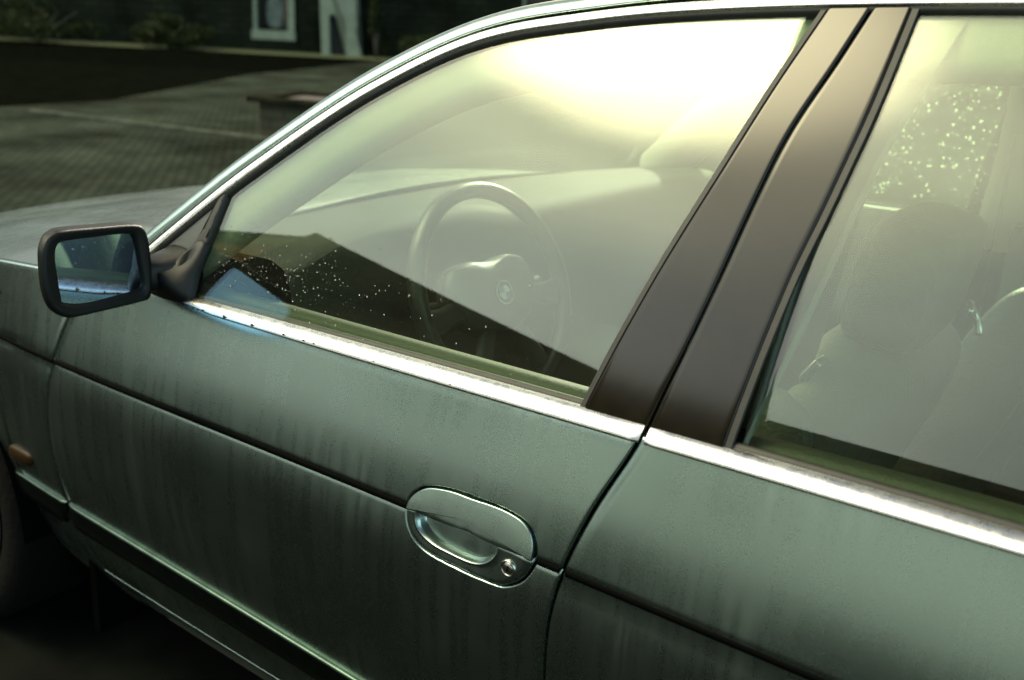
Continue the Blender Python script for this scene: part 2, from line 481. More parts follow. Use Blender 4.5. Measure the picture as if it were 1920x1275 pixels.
HG = .0022   # half a shut line
def make_side(far):
    # ---- front wing
    xs = np.linspace(0, 1, 60)
    def arch(x):
        r = .365
        return np.where(np.abs(x) < r, .32 + np.sqrt(np.maximum(r * r - np.asarray(x, float) ** 2, 0)), .20)
    wing_top = lambda x: np.interp(x, [-.85, -.5, 0, .36, .50, .60, .70], [.64, .735, .842, .889, .902, .905, .915])
    v, f = panel(C(-.80), lambda z: fs(z) - HG, wing_top, arch, body, list(np.linspace(0, 1, 90)), list(np.linspace(0, 1, 60)), disp=groove, far=far)
    wing = part((v, f), 'front_wing', PAINT)
    # ---- doors
    dt = lambda x: zbot(x) + .007
    sl_ = lambda x: .3105 - .036 * (np.asarray(x, float) - .42)
    hx = list(np.linspace(0, 1, 40)) if far else sorted(set(list(np.linspace(0, .765, 46)) + list(np.linspace(.765, .99, 190)) + [.995]))
    vv = rows(.925, .765, .21) if far else sorted(set([0, .03, .06, .09, .12] + list(np.linspace(.14, .37, 150)) + list(np.linspace(.38, 1, 36))))
    fd = part(panel(lambda z: fs(z) + HG, lambda z: rs(z) - HG, dt, sl_, body, hx, vv, disp=groove if far else door_disp, far=far), 'front_door', PAINT)
    rd = part(panel(lambda z: rs(z) + HG, lambda z: qs(z) - HG, dt, sl_, body, list(np.linspace(0, 1, 60)), rows(.945, .771, .21, 24, 30), disp=groove, far=far), 'rear_door', PAINT)
    def arch2(x):
        r = .365; k = np.asarray(x, float) - 2.83
        return np.where(np.abs(k) < r, .32 + np.sqrt(np.maximum(r * r - k * k, 0)), .24)
    qt = lambda x: np.interp(x, [2.6, 2.9, 3.2, 3.6, 3.9], [.955, .965, .955, .93, .88])
    part(panel(lambda z: qs(z) + HG, C(3.85), qt, arch2, body, list(np.linspace(0, 1, 60)), list(np.linspace(0, 1, 40)), disp=groove, far=far), 'rear_quarter_panel', PAINT)
    # ---- black strip in the waist groove, its colour standing for the crease's shade
    def waist(x0, x1, name, par):
        m = MB()
        xs_ = np.linspace(x0, x1, 90); prof = [(-.0050, .0032), (-.0044, .0006), (0, -.0002), (.0044, .0006), (.0050, .0032)]
        vs_ = []
        for x in xs_:
            for dz, dy in prof:
                z = float(zc(x)) + dz
                w = 1 if x > .7 else .6 + .4 * max(0, (x - .1) / .6)
                vs_.append((x, flip(float(body(x, float(zc(x)) + .004)) + dy + .0006, far), float(zc(x)) + dz * w))
        m.add(vs_, grid_faces(len(xs_), len(prof)))
        return part(m, name, GROOVE_SHADE, parent=par)
    waist(-.5, .5655, 'waist_shade_strip', wing)
    if far: waist(.573, 1.618, 'waist_shade_strip', fd)
    else:
        waist(.573, 1.3870, 'waist_shade_strip', fd); waist(1.5885, 1.618, 'waist_shade_strip', fd)
    waist(1.627, 2.52, 'waist_shade_strip', rd)
    # ---- rubbing strip low on the sides
    def rub(x0, x1, par, label=None):
        n = 60; vs_ = []
        prof = [(0, .004), (-.0004, -.0034), (-.0018, -.0062), (-.006, -.0068), (-.030, -.0060), (-.046, -.002), (-.050, .004)]
        for x in np.linspace(x0, x1, n):
            zt_ = .4690 - .0075 * (x - .45) - .028 * max(0, x - .45) ** 2
            e = min(1, (x - x0) / .012, (x1 - x) / .012)
            for dz, dy in prof:
                vs_.append((x, flip(float(body(x, zt_)) + (dy if dy > 0 else dy * (.35 + .65 * e)), far), zt_ + dz * (.7 + .3 * e)))
        return part((vs_, grid_faces(n, len(prof))), 'rubbing_strip', RUBSTRIP, parent=par)
    rub(.338, .5315, wing); rub(.5385, 1.612, fd); rub(1.619, 2.44, rd)
    # ---- sill
    vs_ = []; xs_ = np.linspace(.37, 2.44, 70)
    for x in xs_:
        zt_ = float(sl_(x)) - .004
        for dz, dy in [(0, .02), (0, .0012), (-.0006, .0010), (-.003, .0010), (-.03, .0008), (-.07, .002), (-.11, .012)]:
            vs_.append((x, flip(float(body(x, zt_ + dz)) + dy, far), zt_ + dz))
    part((vs_, grid_faces(70, 7)), 'sill', PAINT)
    # ---- belt mouldings (chrome), convex section; lower edge zbot, upper edge ztop
    def belt(x0, x1, par, taper=False):
        n = 80; vs_ = []
        for x in np.linspace(x0, x1, n):
            a, b = float(zbot(x)), float(ztop(x))
            k = 1.0
            if taper: k = min(1, .30 + .7 * max(0, (x - x0)) / .10)
            mid = (a + b) / 2; a = b - (b - a) * k if taper else a
            e = min(1, max(.25, min(x - x0, x1 - x) / .004))
            y0 = float(body(x, a)); y1 = float(body(x, b)) + .008
            for s, o_ in [(0, .004), (0, -.002), (.06, -.0045), (.2, -.0065), (.45, -.0070), (.7, -.0055), (.88, -.002), (.97, .003), (1.0, .012)]:
                vs_.append((x, flip(y0 + (y1 - y0) * s + o_ * e, far), a + (b - a) * s))
        return part((vs_, grid_faces(n, 9)), 'belt_moulding', CHROME, parent=par)
    belt(.868, 1.6835, fd, True); belt(1.6905, 2.66, rd)
    # ---- rubber lip between belt chrome and glass
    for x0, x1, par in ((.87, 1.684, fd), (1.690, 2.64, rd)):
        vs_ = []
        for x in np.linspace(x0, x1, 60):
            z = float(ztop(x)); y = float(body(x, z)) + .008
            for dy, dz in [(.002, -.006), (.0035, .0005), (.006, .0028), (.009, .004), (.0115, .0035), (.012, -.006)]:
                vs_.append((x, flip(y + dy, far), z + dz))
        part((vs_, grid_faces(60, 6)), 'glass_seal', RUBBER, parent=par)
    return wing, fd, rd

# window-surround line: centre of the chrome, pixel-free metric trace of the side window's upper edge (x, z)
DLO = np.array([(.7600, .955), (.7837, .978), (.8347, 1.0224), (.9188, 1.0973), (.9833, 1.1480), (1.0438, 1.1962), (1.1023, 1.2394), (1.1752, 1.2833),
       (1.2265, 1.3107), (1.2797, 1.3319), (1.3342, 1.3453), (1.4067, 1.3575), (1.4751, 1.3687), (1.5409, 1.3767), (1.6320, 1.3851),
       (1.72, 1.3915), (1.83, 1.3975), (1.95, 1.4025), (2.10, 1.4035), (2.28, 1.395), (2.45, 1.368), (2.58, 1.318), (2.68, 1.235), (2.735, 1.13), (2.755, 1.03), (2.75, .965)])
def open_curve(P, n):
    P = np.asarray(P, float)
    s = np.r_[0, np.cumsum(np.sqrt((np.diff(P, axis=0) ** 2).sum(1)))]
    # resample, then soften twice so that hand-read points leave no kinks
    u = np.linspace(0, s[-1], n); Q = np.stack([np.interp(u, s, P[:, i]) for i in range(P.shape[1])], 1)
    for _ in range(6): Q[1:-1] = .25 * Q[:-2] + .5 * Q[1:-1] + .25 * Q[2:]
    return Q
DC = open_curve(DLO, 150)
def dlo_frame(i, P=None):
    P = DC if P is None else P
    p = np.array([P[i][0], float(gsurf(P[i][0], P[i][1])), P[i][1]])
    a, b = P[max(i - 1, 0)], P[min(i + 1, len(P) - 1)]
    pa = np.array([a[0], float(gsurf(*a)), a[1]]); pb = np.array([b[0], float(gsurf(*b)), b[1]])
    t = pb - pa; t /= np.linalg.norm(t)
    e = 1e-4
    n = np.array([float(gsurf(p[0] + e, p[2]) - gsurf(p[0] - e, p[2])) / (2 * e), -1, float(gsurf(p[0], p[2] + e) - gsurf(p[0], p[2] - e)) / (2 * e)])
    n /= np.linalg.norm(n)
    bb = np.cross(t, n); bb /= np.linalg.norm(bb)
    if bb[2] < 0 and i < 110: bb = -bb
    elif i >= 110 and bb[0] < 0: bb = -bb
    return p, t, n, bb
FR = [dlo_frame(i) for i in range(len(DC))]
def ztop_glass(x):
    k = np.argmax(DC[:, 0] > 2.74) or len(DC)
    return np.interp(x, DC[:k, 0], DC[:k, 1])
def dlo_sweep(i0, i1, prof, far):
    vs_ = []
    for i in range(i0, i1):
        p, t, n, b = FR[i]
        for (pb, pn) in prof:
            q = p + b * pb + n * pn
            vs_.append((q[0], flip(q[1], far), q[2]))
    return vs_, grid_faces(i1 - i0, len(prof))
iB = int(np.argmin(np.abs(DC[:, 0] - 1.776)))    # where the two door frames meet
chrome_prof = [(-.0072, -.004), (-.0071, .0020), (-.0064, .0038), (-.0048, .0047), (0, .0052), (.0048, .0047), (.0064, .0038), (.0071, .0020), (.0072, -.004)]

def strip_patch(cL, cR, z0, z1, off, n=40, m=8, far=False, thick=.006, round_=.0025):
    """upright strip on the glass surface between two curves x = c(z), with thickness and rounded long edges"""
    vs_ = []
    zs = np.linspace(z0, z1, n)
    for z in zs:
        l, r = float(cL(z)), float(cR(z))
        prof = [(l, thick), (l, round_), (l + round_ * .3, round_ * .3), (l + round_, 0)] + [(l + (r - l) * s, 0) for s in np.linspace(.1, .9, m)] + \
               [(r - round_, 0), (r - round_ * .3, round_ * .3), (r, round_), (r, thick)]
        for x, d in prof:
            vs_.append((x, flip(float(gsurf(x, z)) + off + d, far), z))
    return vs_, grid_faces(n, m + 8)
SEAM = np.array([(.93, 1.683), (.9473, 1.687), (.991, 1.6946), (1.030, 1.7025), (1.073, 1.7100), (1.1165, 1.7168), (1.181, 1.7245), (1.242, 1.733), (1.2808, 1.743), (1.32, 1.757), (1.3917, 1.776), (1.42, 1.783)])
GRE = np.array([(.93, 1.602), (.9544, 1.6075), (1.0218, 1.6236), (1.107, 1.6460), (1.2079, 1.6760), (1.303, 1.7020), (1.345, 1.7150), (1.383, 1.7265), (1.42, 1.736)])
RGF = np.array([(.93, 1.773), (.9614, 1.7745), (.9951, 1.7770), (1.054, 1.7820), (1.131, 1.7900), (1.1835, 1.7995), (1.2757, 1.8110), (1.3211, 1.8140), (1.392, 1.8165), (1.42, 1.817)])
DIVL = np.array([(.93, .834), (.9673, .858), (1.008, .8835), (1.0668, .8985), (1.09, .905)])
DIVR = np.array([(.93, .894), (.94, .896), (.984, .9055), (1.0269, .9110), (1.0717, .9145), (1.09, .916)])
seamc, grec, rgfc, divl, divr = map(curve, (SEAM, GRE, RGF, DIVL, DIVR))

def glass_pane(x0, x1, zb_, off, far, inset=.0, n=50, m=26, thick=.004, topfn=None):
    vs_ = []
    for sgn in (0, 1):
        for x in np.linspace(x0, x1, n):
            zt_ = float((topfn or ztop_glass)(x)) - inset
            for z in np.linspace(zb_, zt_, m):
                vs_.append((x, flip(float(gsurf(x, z)) + off + thick * sgn, far), z))
    f = grid_faces(n, m) + grid_faces(n, m, off=n * m)
    k = n * m
    ring = [i * m for i in range(n)] + [(n - 1) * m + j for j in range(1, m)] + [i * m + m - 1 for i in range(n - 2, -1, -1)] + [j for j in range(m - 2, 0, -1)]
    for a, b in zip(ring, ring[1:] + ring[:1]): f.append((a, b, b + k, a + k))
    return vs_, f

def make_windows(far, fd, rd):
    fg = part(glass_pane(.885, 1.715, .925, .006, far, .002), 'window_glass', GLASS, parent=fd)
    rg = part(glass_pane(1.79, 2.72, .925, .006, far, .002), 'window_glass', GLASS, parent=rd)
    i2 = next(i for i in range(len(DC)) if DC[i][0] >= .768)
    part(dlo_sweep(i2, iB + 1, chrome_prof, far), 'window_moulding', CHROME, parent=fd)
    part(dlo_sweep(iB, 149, chrome_prof, far), 'window_moulding', CHROME, parent=rd)
    seal = [(-.0065, .001), (-.009, .0005), (-.012, -.002), (-.0125, -.012), (-.0065, -.012)]
    part(dlo_sweep(i2 + 1, iB + 1, seal, far), 'frame_rubber', RUBBER, parent=fd)
    part(dlo_sweep(iB, 149, seal, far), 'frame_rubber', RUBBER, parent=rd)
    zt_ = float(ztop_glass(1.73)) + .002
    part(strip_patch(grec, lambda z: seamc(z) - .0013, .945, zt_, -.001, far=far), 'pillar_panel', GLOSS_BLACK, parent=fd)
    part(strip_patch(lambda z: seamc(z) + .0013, rgfc, .948, zt_ + .004, -.001, far=far), 'pillar_panel', GLOSS_BLACK, parent=rd)
    # run channels beside the glass
    part(strip_patch(lambda z: grec(z) - .007, lambda z: grec(z) - .0005, 0.945, zt_, .000, n=40, m=2, far=far, round_=.0006), 'run_channel', RUBBER, parent=fd)
    part(strip_patch(lambda z: rgfc(z) + .0005, lambda z: rgfc(z) + .008, .948, zt_ + .004, .000, n=40, m=2, far=far, round_=.0006), 'run_channel', RUBBER, parent=rd)
    # fixed bar and blanking triangle ahead of the glass
    part(strip_patch(divl, divr, .930, 1.082, -.002, n=24, m=5, far=far, thick=.016), 'division_bar', RUBBER, parent=fd)
    vs_ = []
    for x in np.linspace(.742, .905, 24):
        zt2 = float(ztop_glass(x)) - .003
        z0 = .928
        for z in np.linspace(min(z0, zt2 - .002), zt2, 12): vs_.append((x, flip(float(gsurf(x, z)) + .003, far), z))
    part((vs_, grid_faces(24, 12)), 'corner_triangle', GREYPLAST, parent=fd)
    # divider of the rear door window
    part(strip_patch(lambda z: 2.36 + .10 * (z - .95), lambda z: 2.385 + .10 * (z - .95), .95, 1.375, -.001, n=24, m=3, far=far, thick=.014), 'division_bar', RUBBER, parent=rd)
    return fg, rg

wing, fdoor, rdoor = make_side(False)
wing2, fdoor2, rdoor2 = make_side(True)
fglass, rglass = make_windows(False, fdoor, rdoor)
fglass2, rglass2 = make_windows(True, fdoor2, rdoor2)
fdoor['label'] = 'front door on the near side with the pull handle'
rdoor['label'] = 'rear door on the near side'

# ---- cant rail / A-pillar skin + dark gutter
for far in (False, True):
    rail = [(.0178, -.020), (.0182, -.008), (.0190, -.0045), (.0205, -.0032), (.028, -.0028), (.036, -.0045), (.043, -.0085), (.0495, -.015), (.0545, -.024), (.057, -.034)]
    part(dlo_sweep(0, 150, rail, far), 'side_rail', PAINT)
    part(dlo_sweep(0, 150, [(.0068, -.001), (.0085, -.006), (.0175, -.009), (.0185, -.012)], far), 'rain_gutter', GAP)
    # cabin-side pillar and roof-edge trim
    trimp = [(-.013, -.013), (-.030, -.015), (-.052, -.020), (-.064, -.028), (-.068, -.040), (-.060, -.060), (-.02, -.085), (.04, -.075), (.055, -.04)]
    part(dlo_sweep(2, 150, trimp, far), 'pillar_trim', HEADL)

# ---- roof, screens, bonnet, boot: lofts between the two sides
def cross(pts_near, crown, n=26, power=2.4, bulge=0):
    """rows across the car between a near-side line and its mirror image"""
    vs_ = []
    for (x, y, z), c in zip(pts_near, crown):
        for j in range(n):
            t = -1 + 2 * j / (n - 1); w = 1 - abs(t) ** power
            vs_.append((x - bulge * w, WID / 2 + t * (WID / 2 - y), z + c * w))
    return vs_, grid_faces(len(pts_near), n)
def rail_pt(i, b=.056, nn=-.030):
    p, t, n, bb = FR[i]; q = p + bb * b + n * nn; return q
iA = next(i for i in range(150) if rail_pt(i)[0] > .80)
iT = next(i for i in range(150) if rail_pt(i)[0] > 1.30)
iE = next(i for i in range(150) if rail_pt(i)[0] > 2.56)
pts = [rail_pt(i) for i in range(iT, iE)]
part(cross(pts, [.035] * len(pts)), 'roof', PAINT)
part(cross([(p[0], p[1] + .02, p[2] - .03) for p in pts], [.028] * len(pts)), 'headliner', HEADL)
ws = [np.array([.68, .115, .955])] + [rail_pt(i) for i in range(iA, iT + 1, 2)]
k = len(ws)
part(cross(ws, [.0] * k, bulge=.13, power=2.0), 'windscreen', SCREEN)
rw = [rail_pt(i) for i in range(iE - 1, 150, 2)]
part(cross(rw, [0] * len(rw), bulge=-.10, power=2.0), 'rear_window', SCREEN)
# bonnet
bx = np.linspace(-.80, .66, 40); rows_ = []
for x in bx:
    z = float(np.interp(x, [-.85, -.5, 0, .36, .50, .60, .70], [.64, .735, .842, .889, .902, .905, .915]))
    rows_.append((x, float(body(x, min(z, .9))) + .006, z + .001))
vs_ = []
for (x, y, z) in rows_:
    h = float(np.interp(x, [-.8, -.3, .3, .66], [.045, .05, .045, .035]))
    for j in range(44):
        t = -1 + 2 * j / 43; w = (1 - abs(t) ** 2.6)
        vs_.append((x - .05 * w * (x < -.5), WID / 2 + t * (WID / 2 - y), z + h * w + .006 * math.exp(-((abs(t) - .72) / .05) ** 2)))
part((vs_, grid_faces(40, 44)), 'bonnet', PAINT)
cw = [(x, .12, z) for x, z in ((.655, .918), (.70, .925), (.74, .945))]
part(cross(cw, [.035] * 3, bulge=.1, power=2), 'scuttle', PLASTIC)
# boot
bt = [(x, float(body(x, .9)) + .03, z) for x, z in ((2.95, .985), (3.15, .99), (3.45, .975), (3.75, .95), (3.86, .91), (3.90, .78), (3.90, .55))]
part(cross(bt, [.03, .03, .03, .025, .015, 0, 0]), 'boot_lid', PAINT)
# bumpers
for nm, x0, x1, s in (('front_bumper', -.80, -.90, 1), ('rear_bumper', 3.84, 3.96, -1)):
    vs_ = []
    zs = [(.20, 0), (.22, .8), (.38, 1.0), (.48, 1.0), (.56, .85), (.62, .3), (.64, 0)]
    for z, w in zs:
        for j in range(40):
            t = -1 + 2 * j / 39
            c = 1 - abs(t) ** 4
            vs_.append((x0 + (x1 - x0) * w * c + (s * .04 * (1 - c)), WID / 2 + t * (WID / 2 - .13), z))
    part((vs_, grid_faces(len(zs), 40)), nm, PAINT)

# ---- dark inner shell: keeps light out behind the shut lines and below the windows
m = MB()
for far in (False, True):
    vs_ = []
    xs_ = np.linspace(.50, 2.46, 40)
    for x in xs_:
        for z in (.16, .3, .5, .7, .8, .905): vs_.append((x, flip(float(body(x, z)) + .026, far), z))
    m.add(vs_, grid_faces(40, 6))
m.box((1.6, .9, .17), (2.0, 1.2, .02)).box((.50, .9, .52), (.02, 1.62, .74)).box((2.86, .9, .6), (.02, 1.55, .70))
m.box((3.3, .9, .55), (.9, 1.3, .5)).box((-.3, .9, .45), (.7, 1.0, .40)).box((2.65, .14, .72), (.5, .02, .4)).box((2.65, 1.66, .72), (.5, .02, .4))
part(m, 'inner_shell', GAP, smooth=False)
# wheels with their dark arches
for wx in (0, 2.83):
    for far in (False, True):
        yy = flip(.155, far)
        m = MB()
        for ang in np.linspace(0, math.pi, 17)[:-1]:
            a2 = ang + math.pi / 16; r_ = .368
            m.add([(wx + r_ * math.cos(ang), flip(.03, far), .32 + r_ * math.sin(ang)), (wx + r_ * math.cos(ang), flip(.40, far), .32 + r_ * math.sin(ang)),
                   (wx + r_ * math.cos(a2), flip(.40, far), .32 + r_ * math.sin(a2)), (wx + r_ * math.cos(a2), flip(.03, far), .32 + r_ * math.sin(a2))], [(0, 1, 2, 3)])
        part(m, 'wheel_arch_liner', GAP)
        def ringy(prof):
            out = []
            for r_, dy in prof:
                out.append([(wx + r_ * math.cos(2 * math.pi * k / 48), yy + (dy if not far else -dy), .315 + r_ * math.sin(2 * math.pi * k / 48)) for k in range(48)])
            return out
        w = part(MB().rings(ringy([(.215, -.09), (.25, -.105), (.30, -.10), (.315, -.075), (.315, .075), (.30, .10), (.25, .105), (.215, .09)]), False, False), 'wheel', TYRE)
        mm = MB().rings(ringy([(.214, -.095), (.205, -.10), (.198, -.08), (.19, -.02), (.19, .08)]), False, False)
        for k in range(5):
            a = 2 * math.pi * k / 5
            c_, s_ = math.cos(a), math.sin(a)
            mm.box((wx + .11 * c_, yy + (-.055 if not far else .055), .315 + .11 * s_), (.17, .03, .06), Matrix.Rotation(-a, 3, 'Y'), .008)
        mm.rings(ringy([(.001, -.075), (.05, -.075), (.06, -.06), (.06, .0)]), False, False)
        part(mm, 'rim', RIM, parent=w)

# ------------------------------------------------------------------ door handle
def on_body(x, z, off): return (x, float(body(x, min(max(z, float(zc(x)) + .001), 2) if off == 'u' else z)), z)
def wave(a, b, t): return a + (b - a) * t
zl = lambda x: float(zc(x)) - .0015
# smooth base surface used by all handle pieces (no crease)
def hs(x, z):
    h = z - .7685
    return .0006 + .10 * h + .60 * h * h
def plate(outline, center, table, base=hs):
    """table: list of (scale or inset-metres, offset outwards +/in -)"""
    rg_ = []
    for s, o_ in table:
        ring = []
        for p in outline:
            d = p - center; l = np.linalg.norm(d)
            q = center + d * max(0, (l - s) / l) if s < .5 else center + d * (1 - s) / .5
            ring.append((q[0], base(q[0], q[1]) - o_, q[1]))
        rg_.append(ring)
    return rg_
# lower surround with grip bowl
bc = np.array([1.470, .762])
bowl = closed_curve(np.array([(1.402, .768), (1.4035, .756), (1.409, .7475), (1.420, .7400), (1.4370, .7348), (1.4607, .7328), (1.4845, .7322), (1.5044, .7345), (1.5188, .7415), (1.5290, .7520), (1.5340, .7650),
      (1.532, .779), (1.520, .789), (1.50, .794), (1.47, .795), (1.44, .793), (1.415, .785), (1.405, .777)]), 160)
# align both outlines by angle round the bowl centre
def by_angle(P, c, n=160):
    a = np.arctan2(P[:, 1] - c[1], P[:, 0] - c[0]); r_ = np.hypot(P[:, 0] - c[0], P[:, 1] - c[1])
    o_ = np.argsort(a); a, r_ = a[o_], r_[o_]
    A = np.linspace(-math.pi, math.pi, n, endpoint=False)
    rr = np.interp(A, np.r_[a - 2 * math.pi, a, a + 2 * math.pi], np.r_[r_, r_, r_])
    return np.stack([c[0] + rr * np.cos(A), c[1] + rr * np.sin(A)], 1)
ho = by_angle(closed_curve(HO, 480), bc, 220); bo = by_angle(closed_curve(bowl, 480), bc, 220)
rings_ = []
def ring_of(Q, o_):
    out = []
    for x, z in Q:
        under = sstep(z, .7690, .7720)   # below the flap the plate is set back
        out.append((x, hs(x, z) - o_ + .006 * float(under), z))
    return out
def inset(Q, d):
    v = Q - bc; l = np.linalg.norm(v, axis=1)[:, None]; return bc + v * (l - d) / l
rings_.append(ring_of(inset(ho, .0030), -.012))
rings_.append(ring_of(inset(ho, .0030), -.0020))
rings_.append(ring_of(inset(ho, .0036), -.0008))
rings_.append(ring_of(inset(ho, .0048), 0))
for t in (.25, .5, .75): rings_.append(ring_of(inset(ho, .0048) * (1 - t) + bo * t, -.0010 * t))
rings_.append(ring_of(bo, -.0010))
rings_.append(ring_of(inset(bo, .0006), -.0004))
rings_.append(ring_of(inset(bo, .0012), -.0012))
for d_, o_ in ((.0021, -.003), (.0026, -.009), (.0038, -.0160), (.007, -.0215), (.014, -.0232), (.023, -.0235)):
    rings_.append(ring_of(bc + (bo - bc) * (1 - d_ / .030), o_))
surround = part(MB().rings(rings_, False, True), 'handle_surround', PAINT, parent=fdoor)
# pull flap
top = np.array([p for p in closed_curve(HO, 400) if p[1] > .7690])
a = np.argsort(-np.arctan2(top[:, 1] - .765, top[:, 0] - 1.49)); top = top[a]
nb = 60
bot = np.stack([np.linspace(top[-1][0], top[0][0], nb)[1:-1], np.array([zl(x) + .0032 - .0018 * math.sin(math.pi * (x - 1.388) / .199) for x in np.linspace(top[-1][0], top[0][0], nb)[1:-1]])], 1)
fl = np.vstack([top, bot]); fc = np.array([1.4885, .788])
s_ = np.r_[0, np.cumsum(np.sqrt((np.diff(np.vstack([fl, fl[:1]]), axis=0) ** 2).sum(1)))]
u_ = np.linspace(0, s_[-1], 240, endpoint=False); flc = np.vstack([fl, fl[:1]])
fl = np.stack([np.interp(u_, s_, flc[:, 0]), np.interp(u_, s_, flc[:, 1])], 1)
tab = [(.0036, -.012), (.0036, -.0008), (.0038, -.0003), (.0043, .0000), (.0056, .0002)]
rg_ = plate(fl, fc, tab, lambda x, z: hs(x, z) - .11 * (.822 - z))
for s in (.62, .50, .38, .26, .13, .04):
    q = fc + (fl - fc) * s
    rg_.append([(x, hs(x, z) - .11 * (.822 - z) - (.0004 + .0002 * (1 - s)), z) for x, z in q])
part(MB().rings(rg_, True, True), 'pull_handle', PAINT, parent=fdoor)
# lock
lm = MB(); lc = (1.5508, .7478)
def lring(r_, o_): return [(lc[0] + r_ * math.cos(2 * math.pi * k / 32), hs(*lc) - o_, lc[1] + r_ * math.sin(2 * math.pi * k / 32)) for k in range(32)]
lm.rings([lring(.0108, -.003), lring(.0108, .0008), lring(.0100, .0018), lring(.0088, .0018), lring(.0082, .0004), lring(.0080, .0004), lring(.0076, .0012), lring(.002, .0014)], False, True)
lock = part(lm, 'door_lock', METAL, parent=fdoor)
part(MB().box((lc[0], hs(*lc) - .0015, lc[1]), (.0014, .0006, .008), Matrix.Rotation(.3, 3, 'Y')), 'keyhole', GAP, smooth=False, parent=fdoor)

# side repeater on the wing, just above the rubbing strip
m = MB()
rp = []
for s, o_ in ((1, -.001), (1, .004), (.9, .008), (.6, .010), (.1, .011)):
    rp.append([(.400 + .040 * s * math.copysign(abs(math.cos(t)) ** .6, math.cos(t)), float(body(.40, .52)) - o_, .523 + .014 * s * math.copysign(abs(math.sin(t)) ** .6, math.sin(t))) for t in np.linspace(0, 2 * math.pi, 40, endpoint=False)])
part(MB().rings(rp, False, True), 'side_repeater', AMBER)

# ------------------------------------------------------------------ wing mirror (near side)
gn = np.array([.985, .17, .03])
RIMQ = closed_curve(np.array([(-0.1663, 1.0248), (-0.1618, 1.0388), (-0.1549, 1.048), (-0.1451, 1.0525), (-0.1303, 1.055), (-0.0747, 1.0502), (-0.0134, 1.0439), (0.0066, 1.0376), (0.0141, 1.0261), (0.0172, 1.0077), (0.0182, 0.9783), (0.0152, 0.9452), (0.0106, 0.9292), (-0.0048, 0.9271), (-0.0723, 0.9296), (-0.1226, 0.9323), (-0.1388, 0.9357), (-0.1538, 0.9465), (-0.1636, 0.9616), (-0.1682, 0.9879)]), 96)
GLQ = closed_curve(np.array([(-0.1442, 1.022), (-0.1397, 1.035), (-0.1282, 1.0392), (-0.0799, 1.0365), (-0.0186, 1.0313), (-0.0091, 1.025), (-0.0052, 1.0134), (-0.0007, 0.9809), (0.0019, 0.9553), (-0.0017, 0.9463), (-0.0245, 0.9444), (-0.0982, 0.9457), (-0.137, 0.9548), (-0.1416, 0.9655), (-0.1441, 0.9993)]), 96)
mc = np.array([-.083, .992])
def rim_x(y, z, x0=.8895): return x0 - (gn[1] * (y + .16) + gn[2] * (z - 1)) / gn[0]
def mring(dx_, s, dy=0, dz=0):
    out = []
    for p in RIMQ:
        y, z = float(mc[0] + (p[0] - mc[0]) * s + dy), float(mc[1] + (p[1] - mc[1]) * s + dz)
        out.append((rim_x(y, z) + dx_, y, z))
    return out
cap = part(MB().rings([mring(-.004, 1.0), mring(-.009, 1.004), mring(-.022, .985, .006), mring(-.038, .93, .012), mring(-.055, .85, .018), mring(-.070, .72, .022), mring(-.081, .54, .024), mring(-.088, .30, .024), mring(-.090, .08, .024)], False, True), 'wing_mirror', PLASTIC)
cap['label'] = 'black wing mirror on the near side'
rimA = by_angle(closed_curve(RIMQ, 480), mc, 120); glA = by_angle(closed_curve(GLQ, 480), np.array([-.078, .990]), 120)
def shrink(Q, s): c = Q.mean(0); return c + (Q - c) * s
rr = []
for Q, dx_ in ((rimA, -.008), (shrink(rimA, .997), -.001), (shrink(rimA, .975), .0022), (rimA * .6 + glA * .4, .0020), (rimA * .25 + glA * .75, 0), (glA, -.003), (shrink(glA, 1.01), -.0095)):
    rr.append([(rim_x(p[0], p[1]) + dx_, p[0], p[1]) for p in Q])
part(MB().rings(rr, False, True), 'mirror_rim', PLASTIC, parent=cap)
gq = [[(rim_x(p[0], p[1]) - .0068 + o_, p[0], p[1]) for p in shrink(glA, s)] for s, o_ in ((1.0, -.001), (1.0, .0004), (.985, .0008), (.5, .0008), (.1, .0008))]
part(MB().rings(gq, False, True), 'mirror_glass', MIRROR, parent=cap, smooth=False)
# arm and foot
foot = []
for t in np.linspace(0, 1, 9):
    y = -.010 + .094 * t; h = .020 + .020 * t ** 1.5; cz = .956 + .002 * t; wx_ = .015 + .030 * t
    cx_ = .832 + .016 * t
    foot.append([(cx_ + wx_ * math.copysign(abs(math.cos(a_)) ** .7, math.cos(a_)), y, cz + h * math.copysign(abs(math.sin(a_)) ** .8, math.sin(a_))) for a_ in np.linspace(0, 2 * math.pi, 28, endpoint=False)])
part(MB().rings(foot, True, True), 'mirror_arm', PLASTIC, parent=cap)
# sail-shaped foot cover against the glass surface
sail = closed_curve(np.array([(.800, .925), (.825, .945), (.852, .972), (.874, .992), (.894, 1.012), (.908, 1.012), (.914, 1.000), (.912, .965), (.905, .925)]), 60)
sc = sail.mean(0)
rg_ = [[(sc[0] + (x - sc[0]) * s, float(gsurf(x, z)) - o_, sc[1] + (z - sc[1]) * s) for x, z in sail] for s, o_ in ((1, -.004), (1, .006), (.92, .011), (.6, .018), (.1, .022))]
part(MB().rings(rg_, False, True), 'mirror_foot', PLASTIC, parent=cap)
# far-side mirror, simple but whole
m = MB().blob((.85, WID + .075, .99), (.10, .19, .125), .35, .5)
part(m, 'wing_mirror', PLASTIC, label='black wing mirror on the far side')

